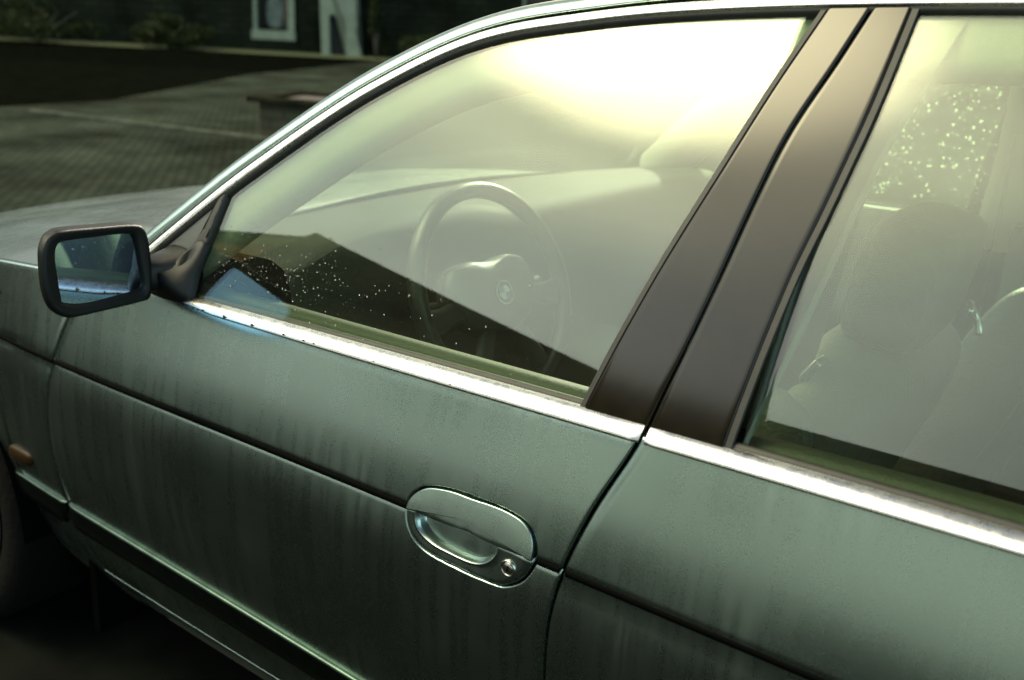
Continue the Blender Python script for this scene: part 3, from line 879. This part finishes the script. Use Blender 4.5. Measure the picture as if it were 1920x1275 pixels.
# ------------------------------------------------------------------ cabin
dash = []
prof = [(.60, .925), (.70, .955), (.80, .972), (.90, .983), (.97, .985), (1.00, .975), (1.012, .95), (1.02, .90), (1.03, .82), (1.0, .74), (.96, .66), (.9, .5), (.85, .3)]
ys = np.linspace(.15, 1.65, 60)
for (x, z) in prof:
    for y in ys:
        t = (y - .9) / .75
        hood = math.exp(-(((y - .48) / .20) ** 4)) * sstep(x, .78, .98) * .030
        dash.append((x - .10 * (1 - t * t) * (1 - sstep(x, .6, 1.0)) * 1.0 + .02 * hood / .03, y, z + float(hood) + .010 * (1 - t * t)))
part((dash, grid_faces(len(prof), 60)), 'dashboard', DASH)
# centre console
part(MB().box((1.25, .9, .52), (.75, .22, .42), None, .04), 'centre_console', DASH)
# steering wheel
sw_c = Vector((1.145, .490, .905)); tilt = R(22)
n_ = Vector((math.cos(tilt), -.06, math.sin(tilt))).normalized(); s_ax = Vector((0, 0, 1)).cross(n_).normalized(); u_ax = n_.cross(s_ax)
def wp(r_, a_, d=0): return sw_c + (u_ax * math.cos(a_) + s_ax * math.sin(a_)) * r_ + n_ * d
mb = MB(); ns = 96; nt = 16; vs_ = []
for i in range(ns):
    a_ = 2 * math.pi * i / ns
    for j in range(nt):
        b_ = 2 * math.pi * j / nt
        vs_.append(wp(.178 + .0145 * math.cos(b_), a_, .0165 * math.sin(b_)))
f_ = [(i * nt + j, ((i + 1) % ns) * nt + j, ((i + 1) % ns) * nt + (j + 1) % nt, i * nt + (j + 1) % nt) for i in range(ns) for j in range(nt)]
wheel = part(mb.add(vs_, f_), 'steering_wheel', LEATHER)
hub = MB(); rg_ = []
shape = [(.075, 75), (.088, 60), (.098, 40), (.095, 15), (.088, -10), (.085, -40), (.080, -65), (.078, -90), (.080, -115), (.085, -140), (.088, -170), (.095, 165), (.098, 140), (.088, 120), (.075, 105), (.070, 90)]
hubq = closed_curve(np.array([(r_ * 1.18 * math.cos(R(a_)), r_ * .84 * math.sin(R(a_))) for r_, a_ in shape]), 64)
for s, d in ((1, -.03), (1, -.004), (.97, .004), (.88, .012), (.6, .019), (.25, .021), (.03, .021)):
    rg_.append([sw_c + s_ax * float(q_[0] * s) + u_ax * float(q_[1] * s - .004) + n_ * d for q_ in hubq])
part(hub.rings(rg_, True, True), 'airbag_cover', HUBM, parent=wheel)
for a_ in (100, 260, 150, 210):
    aa = R(a_); q0 = wp(.06, aa, -.004); q1 = wp(.172, aa, -.004)
    sm = MB(); path = [q0.lerp(q1, t) for t in np.linspace(0, 1, 8)]
    k_ = MB()
    side = (n_.cross(q1 - q0)).normalized(); vs_ = []
    for t, p in zip(np.linspace(0, 1, 8), path):
        w_ = .030 - .012 * math.sin(math.pi * t) if a_ in (100, 260) else .016
        for c_, d in ((-1, -.006), (-1, .004), (-.6, .009), (.6, .009), (1, .004), (1, -.006)):
            vs_.append(p + side * w_ * c_ + n_ * d)
    part((vs_, grid_faces(8, 6)), 'spoke', HUBM, parent=wheel)
bd = []
def disc(r0, r1, a0, a1, d, n=10):
    v = []
    for i in range(n + 1):
        a_ = a0 + (a1 - a0) * i / n
        for r_ in (r0, r1): v.append(sw_c + s_ax * (r_ * math.sin(a_)) + u_ax * (r_ * math.cos(a_) - .004) + n_ * d)
    return v, grid_faces(n + 1, 2)
bg = part(MB().add(*disc(.0005, .0205, 0, 2 * math.pi, .0222, 40)), 'badge', GLOSS_BLACK, parent=wheel)
part(MB().add(*disc(.0005, .0125, 0, math.pi / 2, .0230)).add(*disc(.0005, .0125, math.pi, 1.5 * math.pi, .0230)).add(*disc(.0190, .0205, 0, 2 * math.pi, .0230, 40)), 'badge_white_quarters', WHITE, parent=wheel)
part(MB().add(*disc(.0005, .0125, math.pi / 2, math.pi, .0230)).add(*disc(.0005, .0125, 1.5 * math.pi, 2 * math.pi, .0230)), 'badge_blue_quarters', BLUE, parent=wheel)
col_ = MB().tube([sw_c - n_ * .02, sw_c - n_ * .14, sw_c - n_ * .26], [.045, .06, .07], 20)
part(col_, 'steering_column', DASH)
part(MB().tube([sw_c - n_ * .06 + s_ax * -.03, sw_c - n_ * .055 + s_ax * .09, sw_c - n_ * .03 + s_ax * .155], [.009, .008, .010], 10), 'indicator_stalk', DASH)
part(MB().tube([sw_c - n_ * .06 + s_ax * .03, sw_c - n_ * .055 + s_ax * -.09, sw_c - n_ * .03 + s_ax * -.155], [.009, .008, .010], 10), 'wiper_stalk', DASH)

def make_seat(yc, name, label, back=0):
    lean = Matrix.Rotation(R(22), 3, 'Y')
    b = MB()
    b.blob((1.70, yc, .70), (.17, .50, .62), .42, .55, lean)
    b.blob((1.665, yc - .215, .70), (.15, .11, .52), .6, .7, lean).blob((1.665, yc + .215, .70), (.15, .11, .52), .6, .7, lean)
    b.v = [(p[0] + back, p[1], p[2]) for p in b.v]
    s_ = part(b, name, SEAT, label=label)
    part(MB().blob((1.36 + back, yc, .44), (.56, .50, .20), .4, .45, Matrix.Rotation(R(-8), 3, 'Y')), 'seat_cushion', SEAT, parent=s_)
    part(MB().blob((1.82 + back, yc, 1.065), (.11, .28, .17), .45, .5, Matrix.Rotation(R(10), 3, 'Y')), 'headrest', SEAT, parent=s_)
    for dy in (-.06, .06): part(MB().tube([(1.795 + back, yc + dy, .92), (1.81 + back, yc + dy, 1.03)], .006, 8), 'headrest_post', METAL, parent=s_)
    return s_
make_seat(.50, 'driver_seat', 'driver seat behind the steering wheel')
make_seat(1.30, 'passenger_seat', 'passenger seat on the far side', .14)
rb = MB().blob((2.62, .9, .78), (.18, 1.30, .62), .3, .35, Matrix.Rotation(R(22), 3, 'Y')).blob((2.35, .9, .50), (.52, 1.30, .2), .35, .35)
part(rb, 'rear_bench', SEAT)
for far in (False, True):
    # door cards, their ledge just inside the glass
    for x0, x1, nm in ((.70, 1.64, 'door_card'), (1.72, 2.55, 'door_card')):
        vs_ = []
        for x in np.linspace(x0, x1, 24):
            for y, z in ((.078, .915), (.082, .938), (.092, .944), (.115, .940), (.125, .925), (.125, .75), (.165, .70), (.165, .66), (.12, .6), (.11, .25)):
                vs_.append((x, flip(y + float(plan(x)), far), z + .02 * (x - 1.2) * (z > .9)))
        part((vs_, grid_faces(24, 10)), nm, TRIM, parent=None)
    # B-pillar casing inside the glass
    vs_ = []
    for z in np.linspace(.88, 1.385, 24):
        sx = float(seamc(z)); g = float(gsurf(sx, z))
        for dx, dy in (((-.055, .012), (-.050, .030), (-.030, .044), (.02, .048), (.055, .042), (.072, .028), (.075, .012)) if far else ((-.055, .012), (-.050, .050), (-.030, .080), (.03, .088), (.075, .075), (.098, .045), (.10, .012))):
            vs_.append((sx + dx, flip(g + dy, far), z))
    part((vs_, grid_faces(24, 7)), 'pillar_casing', HEADL)
    part(MB().tube([(1.74, flip(.40, far), 1.18), (1.72, flip(.30, far), .95), (1.71, flip(.22, far), .45)], .0015, 6), 'belt_cord', TRIM)
part(MB().box((1.765, .30, .965), (.012, .030, .055), Matrix.Rotation(R(35), 3, 'Y'), .003).box((1.750, .30, .935), (.018, .036, .022), Matrix.Rotation(R(35), 3, 'Y'), .004), 'belt_tongue', METAL)
part(MB().tube([(1.905, .44, 1.045), (1.897, .475, 1.048), (1.897, .495, 1.036), (1.905, .500, 1.020), (1.912, .485, 1.008)], .0045, 8), 'seat_release_loop', METAL)
# belt webbing and buckle of the driver seat, bright latch on the far door
vs_ = []
for t in np.linspace(0, 1, 14):
    p = Vector((1.775, .315, 1.20)).lerp(Vector((1.70, .215, .50)), t)
    for c_ in (-1, 1): vs_.append((p.x + .022 * c_, p.y + .008 * c_, p.z))
part((vs_, grid_faces(14, 2)), 'seat_belt', TRIM)

# ------------------------------------------------------------------ drops of water on the glass
def droplets(par, x0, x1, z0, z1, n, off, far, rmax=.0016, accept=None, side=1, mt=None):
    m_ = MB()
    ico = bmesh.new(); bmesh.ops.create_icosphere(ico, subdivisions=2, radius=1)
    iv = [v.co.copy() for v in ico.verts]; ico.verts.index_update(); fi = [tuple(v.index for v in q.verts) for q in ico.faces]; ico.free()
    k = 0; tries = 0
    while k < n and tries < n * 30:
        tries += 1
        x = rng.uniform(x0, x1); z = rng.uniform(z0, z1)
        if z > float(ztop_glass(x)) - .02: continue
        if accept is not None and rng.random() > accept(x, z): continue
        r_ = rmax * (.25 + .75 * rng.random() ** 2)
        y = float(gsurf(x, z)) + off - r_ * .1 * side
        m_.add([(x + v.x * r_, flip(y + v.y * r_ * .55, far), z + v.z * r_ * 1.1) for v in iv], fi); k += 1
    o = m_.build('water_drops', mt or DROP, par)
    o['kind'] = 'stuff'
    return o
droplets(fdoor, .93, 1.60, .945, 1.06, 300, .0055, False, .0011, lambda x, z: math.exp(-((x - 1.09) / .16) ** 2) * math.exp(-((z - .995) / .035) ** 2) + .05)
droplets(fdoor2, .95, 1.66, .97, 1.34, 560, .0055, True, .0034, lambda x, z: .15 + .85 * (x > 1.3), mt=BACKLIT)
droplets(rdoor2, 1.83, 2.30, .97, 1.34, 300, .0055, True, .0034, mt=BACKLIT)
# beads standing on the belt chrome
m_ = MB()
for x, s in ((.930, .0022), (.953, .0018), (1.003, .0028), (1.064, .0024), (1.13, .0018), (1.17, .0016), (1.19, .0014), (1.30, .0010)):
    z = float(zbot(x)) * .65 + float(ztop(x)) * .35
    y = float(body(x, z)) - .0055
    m_.blob((x, y, z), (s * 2, s * 1.1, s * 2.1), 1, 1, None, 12, 8)
bead = m_.build('water_beads', simple("dark_bead", (.05, .055, .05), .05), fdoor); bead['kind'] = 'stuff'

# ------------------------------------------------------------------ the setting
def sheet(name, poly, z, material, kind='structure'):
    me = bpy.data.meshes.new(name); me.from_pydata([(x, y, z) for x, y in poly], [], [tuple(range(len(poly)))])
    me.materials.append(material); o = bpy.data.objects.new(name, me); link(o); o['kind'] = kind
    return o
ASPH = simple("old_asphalt", (.006, .007, .006), .95, var=.35, scale=6, bump=.5, spec=0)
SHADE_BAND = simple("shade_band_dark", (.0022, .003, .002), .95, var=.3, scale=3, bump=.4, spec=0)  # near-black ground colour, standing for the shadow beyond the setts
PAVE = tiled("courtyard_setts", (.024, .029, .022), (.017, .022, .017), (.0115, .014, .011), .16, .08, .007, rot=.7, bump=.25, var=.55)
PAVE.node_tree.nodes["Principled BSDF"].inputs["Specular IOR Level"].default_value = 0
KERB = simple("worn_kerb_stone", (.048, .056, .044), .95, var=.45, scale=5, bump=.4, spec=0)
GRASS = simple("verge_grass", (.040, .055, .018), .9, var=.5, scale=9, bump=1)
sheet('ground', [(-250, -250), (250, -250), (250, 250), (-250, 250)], 0, ASPH)
sheet('courtyard_paving', [(-9.4, 2.2), (-3.2, 0.4), (0.2, 1.0), (16, 1.0), (16, 19), (-16, 19), (-12.8, 11.5), (-9.7, 6.7)], .004, PAVE)
sheet('shade_band', [(-60, -4), (-9.2, 2.0), (-9.7, 6.7), (-12.8, 11.5), (-16, 19), (-60, 40)], .004, SHADE_BAND)  # dark sheet laid along the edge of the shaded ground
m = MB()
for i in range(9):
    a_ = Vector((-9.0, 5.28, 0)).lerp(Vector((-5.2, 6.05, 0)), i / 9); b_ = Vector((-9.0, 5.28, 0)).lerp(Vector((-5.2, 6.05, 0)), (i + 1) / 9)
    d_ = b_ - a_
    m.box(((a_ + b_) / 2 + Vector((0, 0, .012))), (d_.length - .012, .11, .03), Matrix.Rotation(math.atan2(d_.y, d_.x), 3, 'Z'), .006)
tag(m.build('drain_kerb', KERB, smooth=False), kind='structure')

# frame of the house across the courtyard: u runs along the wall (to the right in the picture), v away from the camera
HC = Vector((-17.2, 18.6, 0)); HU = Vector((.81, .587, 0)).normalized(); HV = Vector((-HU.y, HU.x, 0))
def H(u, v, z): return HC + HU * u + HV * v + Vector((0, 0, z))
HROT = Matrix.Rotation(math.atan2(HU.y, HU.x), 3, 'Z')
def place(o): 
    return o
def local_thing(name, u, v, label, cat, group=None):
    e = empty(name, H(u, v, 0), label, cat, group); e.rotation_euler = (0, 0, math.atan2(HU.y, HU.x)); return e
WALLM = tiled("dark_rubble_stone", (.012, .016, .009), (.006, .010, .005), (.004, .006, .003), .42, .17, .02, axes=(math.pi / 2, 0, 0), bump=.8, var=.6)
ROOFM = tiled("dark_slates", (.006, .008, .006), (.009, .011, .008), (.004, .004, .004), .3, .2, .008, bump=.5)
WPAINT = simple("aged_white_paint", (.17, .21, .15), .6, var=.2, scale=5)
DGLASS = simple("dark_window_glass", (.010, .013, .011), .08)
PALE = simple("pale_pane_reflection", (.10, .13, .11), .8, var=.4, scale=4)
house = local_thing('stone_house', 0, 0, 'dark stone house across the courtyard with white-framed openings', 'house')
hw = MB()
# wall built round its openings (door at u -1.55..-.25, window at 4..5.2)
def wallseg(m_, u0, u1, z0, z1, t=.35): m_.box(((u0 + u1) / 2, t / 2, (z0 + z1) / 2), (u1 - u0, t, z1 - z0))
op = [(-2.62, -1.62, .30, 2.5), (4.2, 5.3, .9, 2.2)]
edges_ = [-16]
for o_ in sorted(op):
    wallseg(hw, edges_[-1], o_[0], 0, 3.0); wallseg(hw, o_[0], o_[1], 0, o_[2]); wallseg(hw, o_[0], o_[1], o_[3], 3.0); edges_.append(o_[1])
wallseg(hw, edges_[-1], 16, 0, 3.0); wallseg(hw, -16, 16, 3.0, 3.3)
hw.build('wall', WALLM, house, smooth=False)
rf = MB().add([(-16.4, -.4, 3.25), (16.4, -.4, 3.25), (16.4, 3.4, 5.1), (-16.4, 3.4, 5.1), (16.4, 7.2, 3.25), (-16.4, 7.2, 3.25)], [(0, 1, 2, 3), (3, 2, 4, 5)])
rf.build('roof', ROOFM, house, smooth=False)
for (a_, b_, z0, z1) in op:
    w_ = MB(); c = (a_ + b_) / 2
    w_.box((c, .10, z0 + .10), (b_ - a_ + .12, .30, .22)).box((b_ - .04, .10, (z0 + z1) / 2 + .1), (.16, .30, z1 - z0 - .2)).box((a_ + .02, .12, (z0 + z1) / 2 + .1), (.08, .24, z1 - z0 - .2)).box((c, .10, z1 - .04), (b_ - a_ + .12, .28, .10))
    fr_ = w_.build('window', WPAINT, house, smooth=False)
    MB().box((c, .2, (z0 + z1) / 2), (b_ - a_, .02, z1 - z0)).build('pane', DGLASS, fr_, smooth=False)
    if z0 < .5: MB().blob((c + .0, .17, .95), (.42, .05, .75), .7, .8).build('pane_reflection', PALE, fr_)  # pale blob behind the frame, a painted reflection in the pane
# white painted porch frame with an arched opening, plaster ragged on its right side
porch = local_thing('porch_frame', -.32, -.5, 'white porch frame with a narrow arched opening against the dark house', 'porch')
def profile_solid(pts, th): # polygon in (u,z), extruded in v
    n = len(pts); v = [(x, 0, z) for x, z in pts] + [(x, th, z) for x, z in pts]
    return v, [tuple(range(n))[::-1], tuple(range(n, 2 * n))] + [(i, (i + 1) % n, n + (i + 1) % n, n + i) for i in range(n)]
arch_in = [(-.28 + .001, 0), (-.29, .5), (-.30, .90), (-.26, 1.0), (-.16, 1.05), (-.06, 1.03), (.02, .99), (.09, .93), (.12, .80), (.13, .5), (.14, 0)]
outer = [(.52, 0), (.47, .22), (.42, .42), (.38, .60), (.42, .78), (.37, .95), (.41, 1.12), (.36, 1.3), (.42, 1.5), (.42, 2.5), (-.55, 2.5), (-.52, 1.2), (-.48, 0)]
poly = arch_in + outer
me_ = MB(); v_, f_ = profile_solid(poly, .25)
bmp = bmesh.new()
vv_ = [bmp.verts.new(p) for p in v_]
bmp.faces.new(vv_[:len(poly)]); bmp.faces.new(vv_[len(poly):][::-1])
for i in range(len(poly)):
    j = (i + 1) % len(poly); bmp.faces.new((vv_[i], vv_[j], vv_[len(poly) + j], vv_[len(poly) + i]))
bmesh.ops.triangulate(bmp, faces=[f for f in bmp.faces if len(f.verts) > 4])
bmesh.ops.recalc_face_normals(bmp, faces=bmp.faces)
me2 = bpy.data.meshes.new('frame'); bmp.to_mesh(me2); bmp.free(); me2.materials.append(WPAINT)
link(bpy.data.objects.new('frame', me2), porch)
MB().box((-.08, .30, .55), (.44, .04, 1.1)).build('door_leaf', simple("dark_door", (.012, .016, .011), .5), porch, smooth=False)

sheet('verge', [tuple(H(-16, -1.6, 0)[:2]), tuple(H(16, -1.6, 0)[:2]), tuple(H(16, .02, 0)[:2]), tuple(H(-16, .02, 0)[:2])], .010, GRASS)

ROOFM.node_tree.nodes['Principled BSDF'].inputs['Specular IOR Level'].default_value = .05
LEAF = leaf_material("shrub_leaves", (.008, .014, .004), (.022, .034, .010))
WALLM.node_tree.nodes['Principled BSDF'].inputs['Specular IOR Level'].default_value = .08
LEAF2 = leaf_material("hedge_leaves", (.030, .050, .014), (.085, .120, .035))
BARK = simple("bark", (.05, .045, .035), .9, bump=.6, scale=30)
def foliage(c, d, n, size, mater, parent, lumps=7, name='crown'):
    cs = [np.array(c) + (rng.random(3) - .5) * np.array(d) * .75 for _ in range(lumps)]
    vs_ = []; fs_ = []
    for i in range(n):
        k_ = cs[rng.integers(lumps)]
        g = rng.normal(size=3); g /= np.linalg.norm(g); g *= rng.random() ** .4
        p = k_ + g * np.array(d) * .30
        a_ = rng.normal(size=3); a_ /= np.linalg.norm(a_); b_ = np.cross(a_, rng.normal(size=3)); b_ /= np.linalg.norm(b_)
        s_ = size * (.6 + .8 * rng.random()); o_ = len(vs_)
        vs_ += [p - a_ * s_, p + b_ * s_ * .45, p + a_ * s_, p - b_ * s_ * .45]; fs_.append((o_, o_ + 1, o_ + 2, o_ + 3))
    me = bpy.data.meshes.new(name); me.from_pydata([tuple(v) for v in vs_], [], fs_); me.materials.append(mater)
    o = bpy.data.objects.new(name, me); link(o, parent); return o
def shrub(name, loc, w, h, n, size, mater, label, cat, group=None):
    e = empty(name, loc, label, cat, group)
    m_ = MB()
    for k_ in range(5):
        a_ = k_ * 1.3; m_.tube([(0, 0, 0), (.12 * w * math.cos(a_), .12 * w * math.sin(a_), h * .35), (.3 * w * math.cos(a_), .3 * w * math.sin(a_), h * .75)], [.03 * h, .02 * h, .008 * h], 6)
    m_.build('trunk', BARK, e)
    foliage((0, 0, h * .56), (w, w * .8, h * .85), n, size, mater, e)
    return e
shrub('round_shrub', H(1.75, -1.6, 0), 1.5, .62, 2600, .045, LEAF, 'low dark round shrub on the verge beside the white porch frame', 'shrub')
shrub('spreading_shrub', H(3.6, -1.5, 0), 2.2, .8, 2600, .05, LEAF, 'wide low shrub on the verge, second from the porch frame', 'shrub')
shrub('ivy_shrub', H(.62, -.75, 0), .5, 1.5, 1200, .05, LEAF, 'tall narrow shrub growing against the right side of the porch frame', 'shrub')
for i_, (u_, w_, h_, lb_) in enumerate(((-4.4, 1.8, .8, 'dark shrub at the foot of the stone house left of the door'), (-7.6, 3.2, 1.0, 'broad dark shrub at the foot of the stone house near the left window'), (-11.4, 3.4, 1.2, 'leftmost dark shrub at the foot of the stone house'))):
    shrub('foot_shrub', H(u_, -1.2, 0), w_, h_, 2400, .06, LEAF, lb_, 'shrub', 'dark shrubs at the foot of the stone house')
# low stone planter at the kerb
pl = empty('stone_planter', (-5.62, 6.62, 0), 'low square stone planter with an overhanging slab, standing on the setts beyond the car', 'planter')
pl.rotation_euler = (0, 0, R(20))
STONE = tiled("planter_stone", (.040, .030, .014), (.024, .032, .013), (.012, .013, .008), .30, .10, .012, axes=(math.pi / 2, 0, 0), bump=.9, var=.6)
MB().box((0, 0, .18), (1.15, .95, .36), None, .015).build('body', STONE, pl, smooth=False)
sl = MB()
for c, d in (((0, -.46, .385), (1.36, .16, .05)), ((0, .46, .385), (1.36, .16, .05)), ((-.60, 0, .385), (.16, .76, .05)), ((.60, 0, .385), (.16, .76, .05))): sl.box(c, d, None, .008)
sl.build('rim', simple("slab_stone", (.016, .017, .011), .95, var=.5, scale=6, bump=.5, spec=0), pl, smooth=False)
MB().box((0, 0, .366), (1.03, .76, .012)).build('soil', simple("soil", (.02, .016, .01), 1, bump=1), pl, smooth=False)

# hedge shrubs beyond the far side of the car, seen dimly through its windows
hs_ = [(-6.5, 15.5, 4.2, 3.3), (-2.6, 15.0, 4.4, 4.3), (1.2, 14.4, 4.2, 3.8), (4.8, 14.8, 4.4, 4.0), (8.4, 15.2, 4.4, 4.3)]
hl = ['bushy hedge shrub nearest the stone house, seen above the dashboard', 'tall hedge shrub second from the stone house', 'hedge shrub in the middle of the row behind the car',
      'hedge shrub fourth from the stone house', 'hedge shrub farthest from the stone house']
for (x, y, w, h), lb in zip(hs_, hl):
    shrub('hedge_shrub', (x, y, 0), w, h, 3600, .10, LEAF2, lb, 'shrub', 'hedge shrubs behind the car')

# ------------------------------------------------------------------ the street side, behind the camera; seen only as reflections in glass and paint
DWALL = tiled("dark_brick", (.018, .015, .012), (.024, .019, .015), (.012, .012, .011), .24, .08, .008, axes=(math.pi / 2, 0, 0), bump=.4)
OCHRE = tiled("ochre_brick", (.56, .36, .10), (.50, .30, .08), (.34, .26, .12), .24, .08, .008, axes=(math.pi / 2, 0, 0), bump=.3, var=.12)
PALEW = tiled("pale_rendered_wall", (.36, .41, .39), (.33, .39, .37), (.28, .32, .30), 2.2, 1.4, .004, axes=(math.pi / 2, 0, 0), bump=.2, var=.18)
PALE2 = tiled('pale_annex_wall', (.78, .84, .80), (.74, .82, .78), (.6, .66, .62), 2.2, 1.4, .004, axes=(math.pi / 2, 0, 0), bump=.2, var=.1)
def box_house(name, loc, rot, w, d, h, over, wallm, label, rise=.5, hip=.0, gaps=()):
    e = empty(name, loc, label, 'house'); e.rotation_euler = (0, 0, rot); sg = 1 if d > 0 else -1
    MB().box((w / 2, -d / 2, h / 2), (w, abs(d), h)).build('wall', wallm, e, smooth=False)
    o = over; f, b = o * sg, -d - o * sg
    MB().add([(-o, f, h + .02), (w + o, f, h + .02), (w + o, b, h + .02), (-o, b, h + .02), (-o + hip, -d / 2, h + rise), (w + o - hip, -d / 2, h + rise)],
             [(0, 1, 5, 4), (1, 2, 5), (2, 3, 4, 5), (3, 0, 4), (0, 3, 2, 1)]).build('roof', ROOFM, e, smooth=False)
    for k_ in range(max(1, int(w // 3.4))):
        f_ = MB().box((1.5 + k_ * 3.4, .03 * sg, 1.5), (1.0, .08, 1.1)).build('window', WPAINT, e, smooth=False)
        MB().box((1.5 + k_ * 3.4, .075 * sg, 1.5), (.86, .02, .96)).build('pane', DGLASS, f_, smooth=False)
    return e
box_house('rendered_annex', (-2.2, -7.13, 0), math.atan2(2.35, -2.4), 4.01, -4.5, 2.75, .05, PALE2, 'short pale annex set at an angle beside the long slate-roofed house', 2.55)
# gabled house with a sunlit ochre gable above a dark ground floor
gh = empty('gabled_house', (-8.3, -7.35, 0), 'ochre gabled house beyond the annex, mirrored beside the wing mirror', 'house'); gh.rotation_euler = (0, 0, R(131))
MB().box((3, 3, 2.2), (6, 6, 4.4)).build('wall', DWALL, gh, smooth=False)
gp_ = [(0, 4.4), (2.3, 4.4), (1.15, 4.98), (0, 6.1)]
MB().add([(x, y, z) for y in (0, .4) for x, z in gp_], [(0, 1, 2, 3), (4, 5, 6, 7), (0, 1, 5, 4), (1, 2, 6, 5), (2, 3, 7, 6), (3, 0, 4, 7)]).build('gable', OCHRE, gh, smooth=False)
MB().add([(x, y, z + .05) for y in (-.12, 6) for x, z in ((-.1, 6.2), (1.15, 4.98), (2.4, 4.38), (6.2, 4.41))], [(0, 1, 5, 4), (1, 2, 6, 5), (2, 3, 7, 6)]).build('roof', ROOFM, gh, smooth=False)
box_house('rendered_house', (-5.6, -6.97, 0), R(1.5), 16, 6, 2.75, .12, PALEW, 'long low pale house with a dark slate roof facing the car across the street', 3.05)
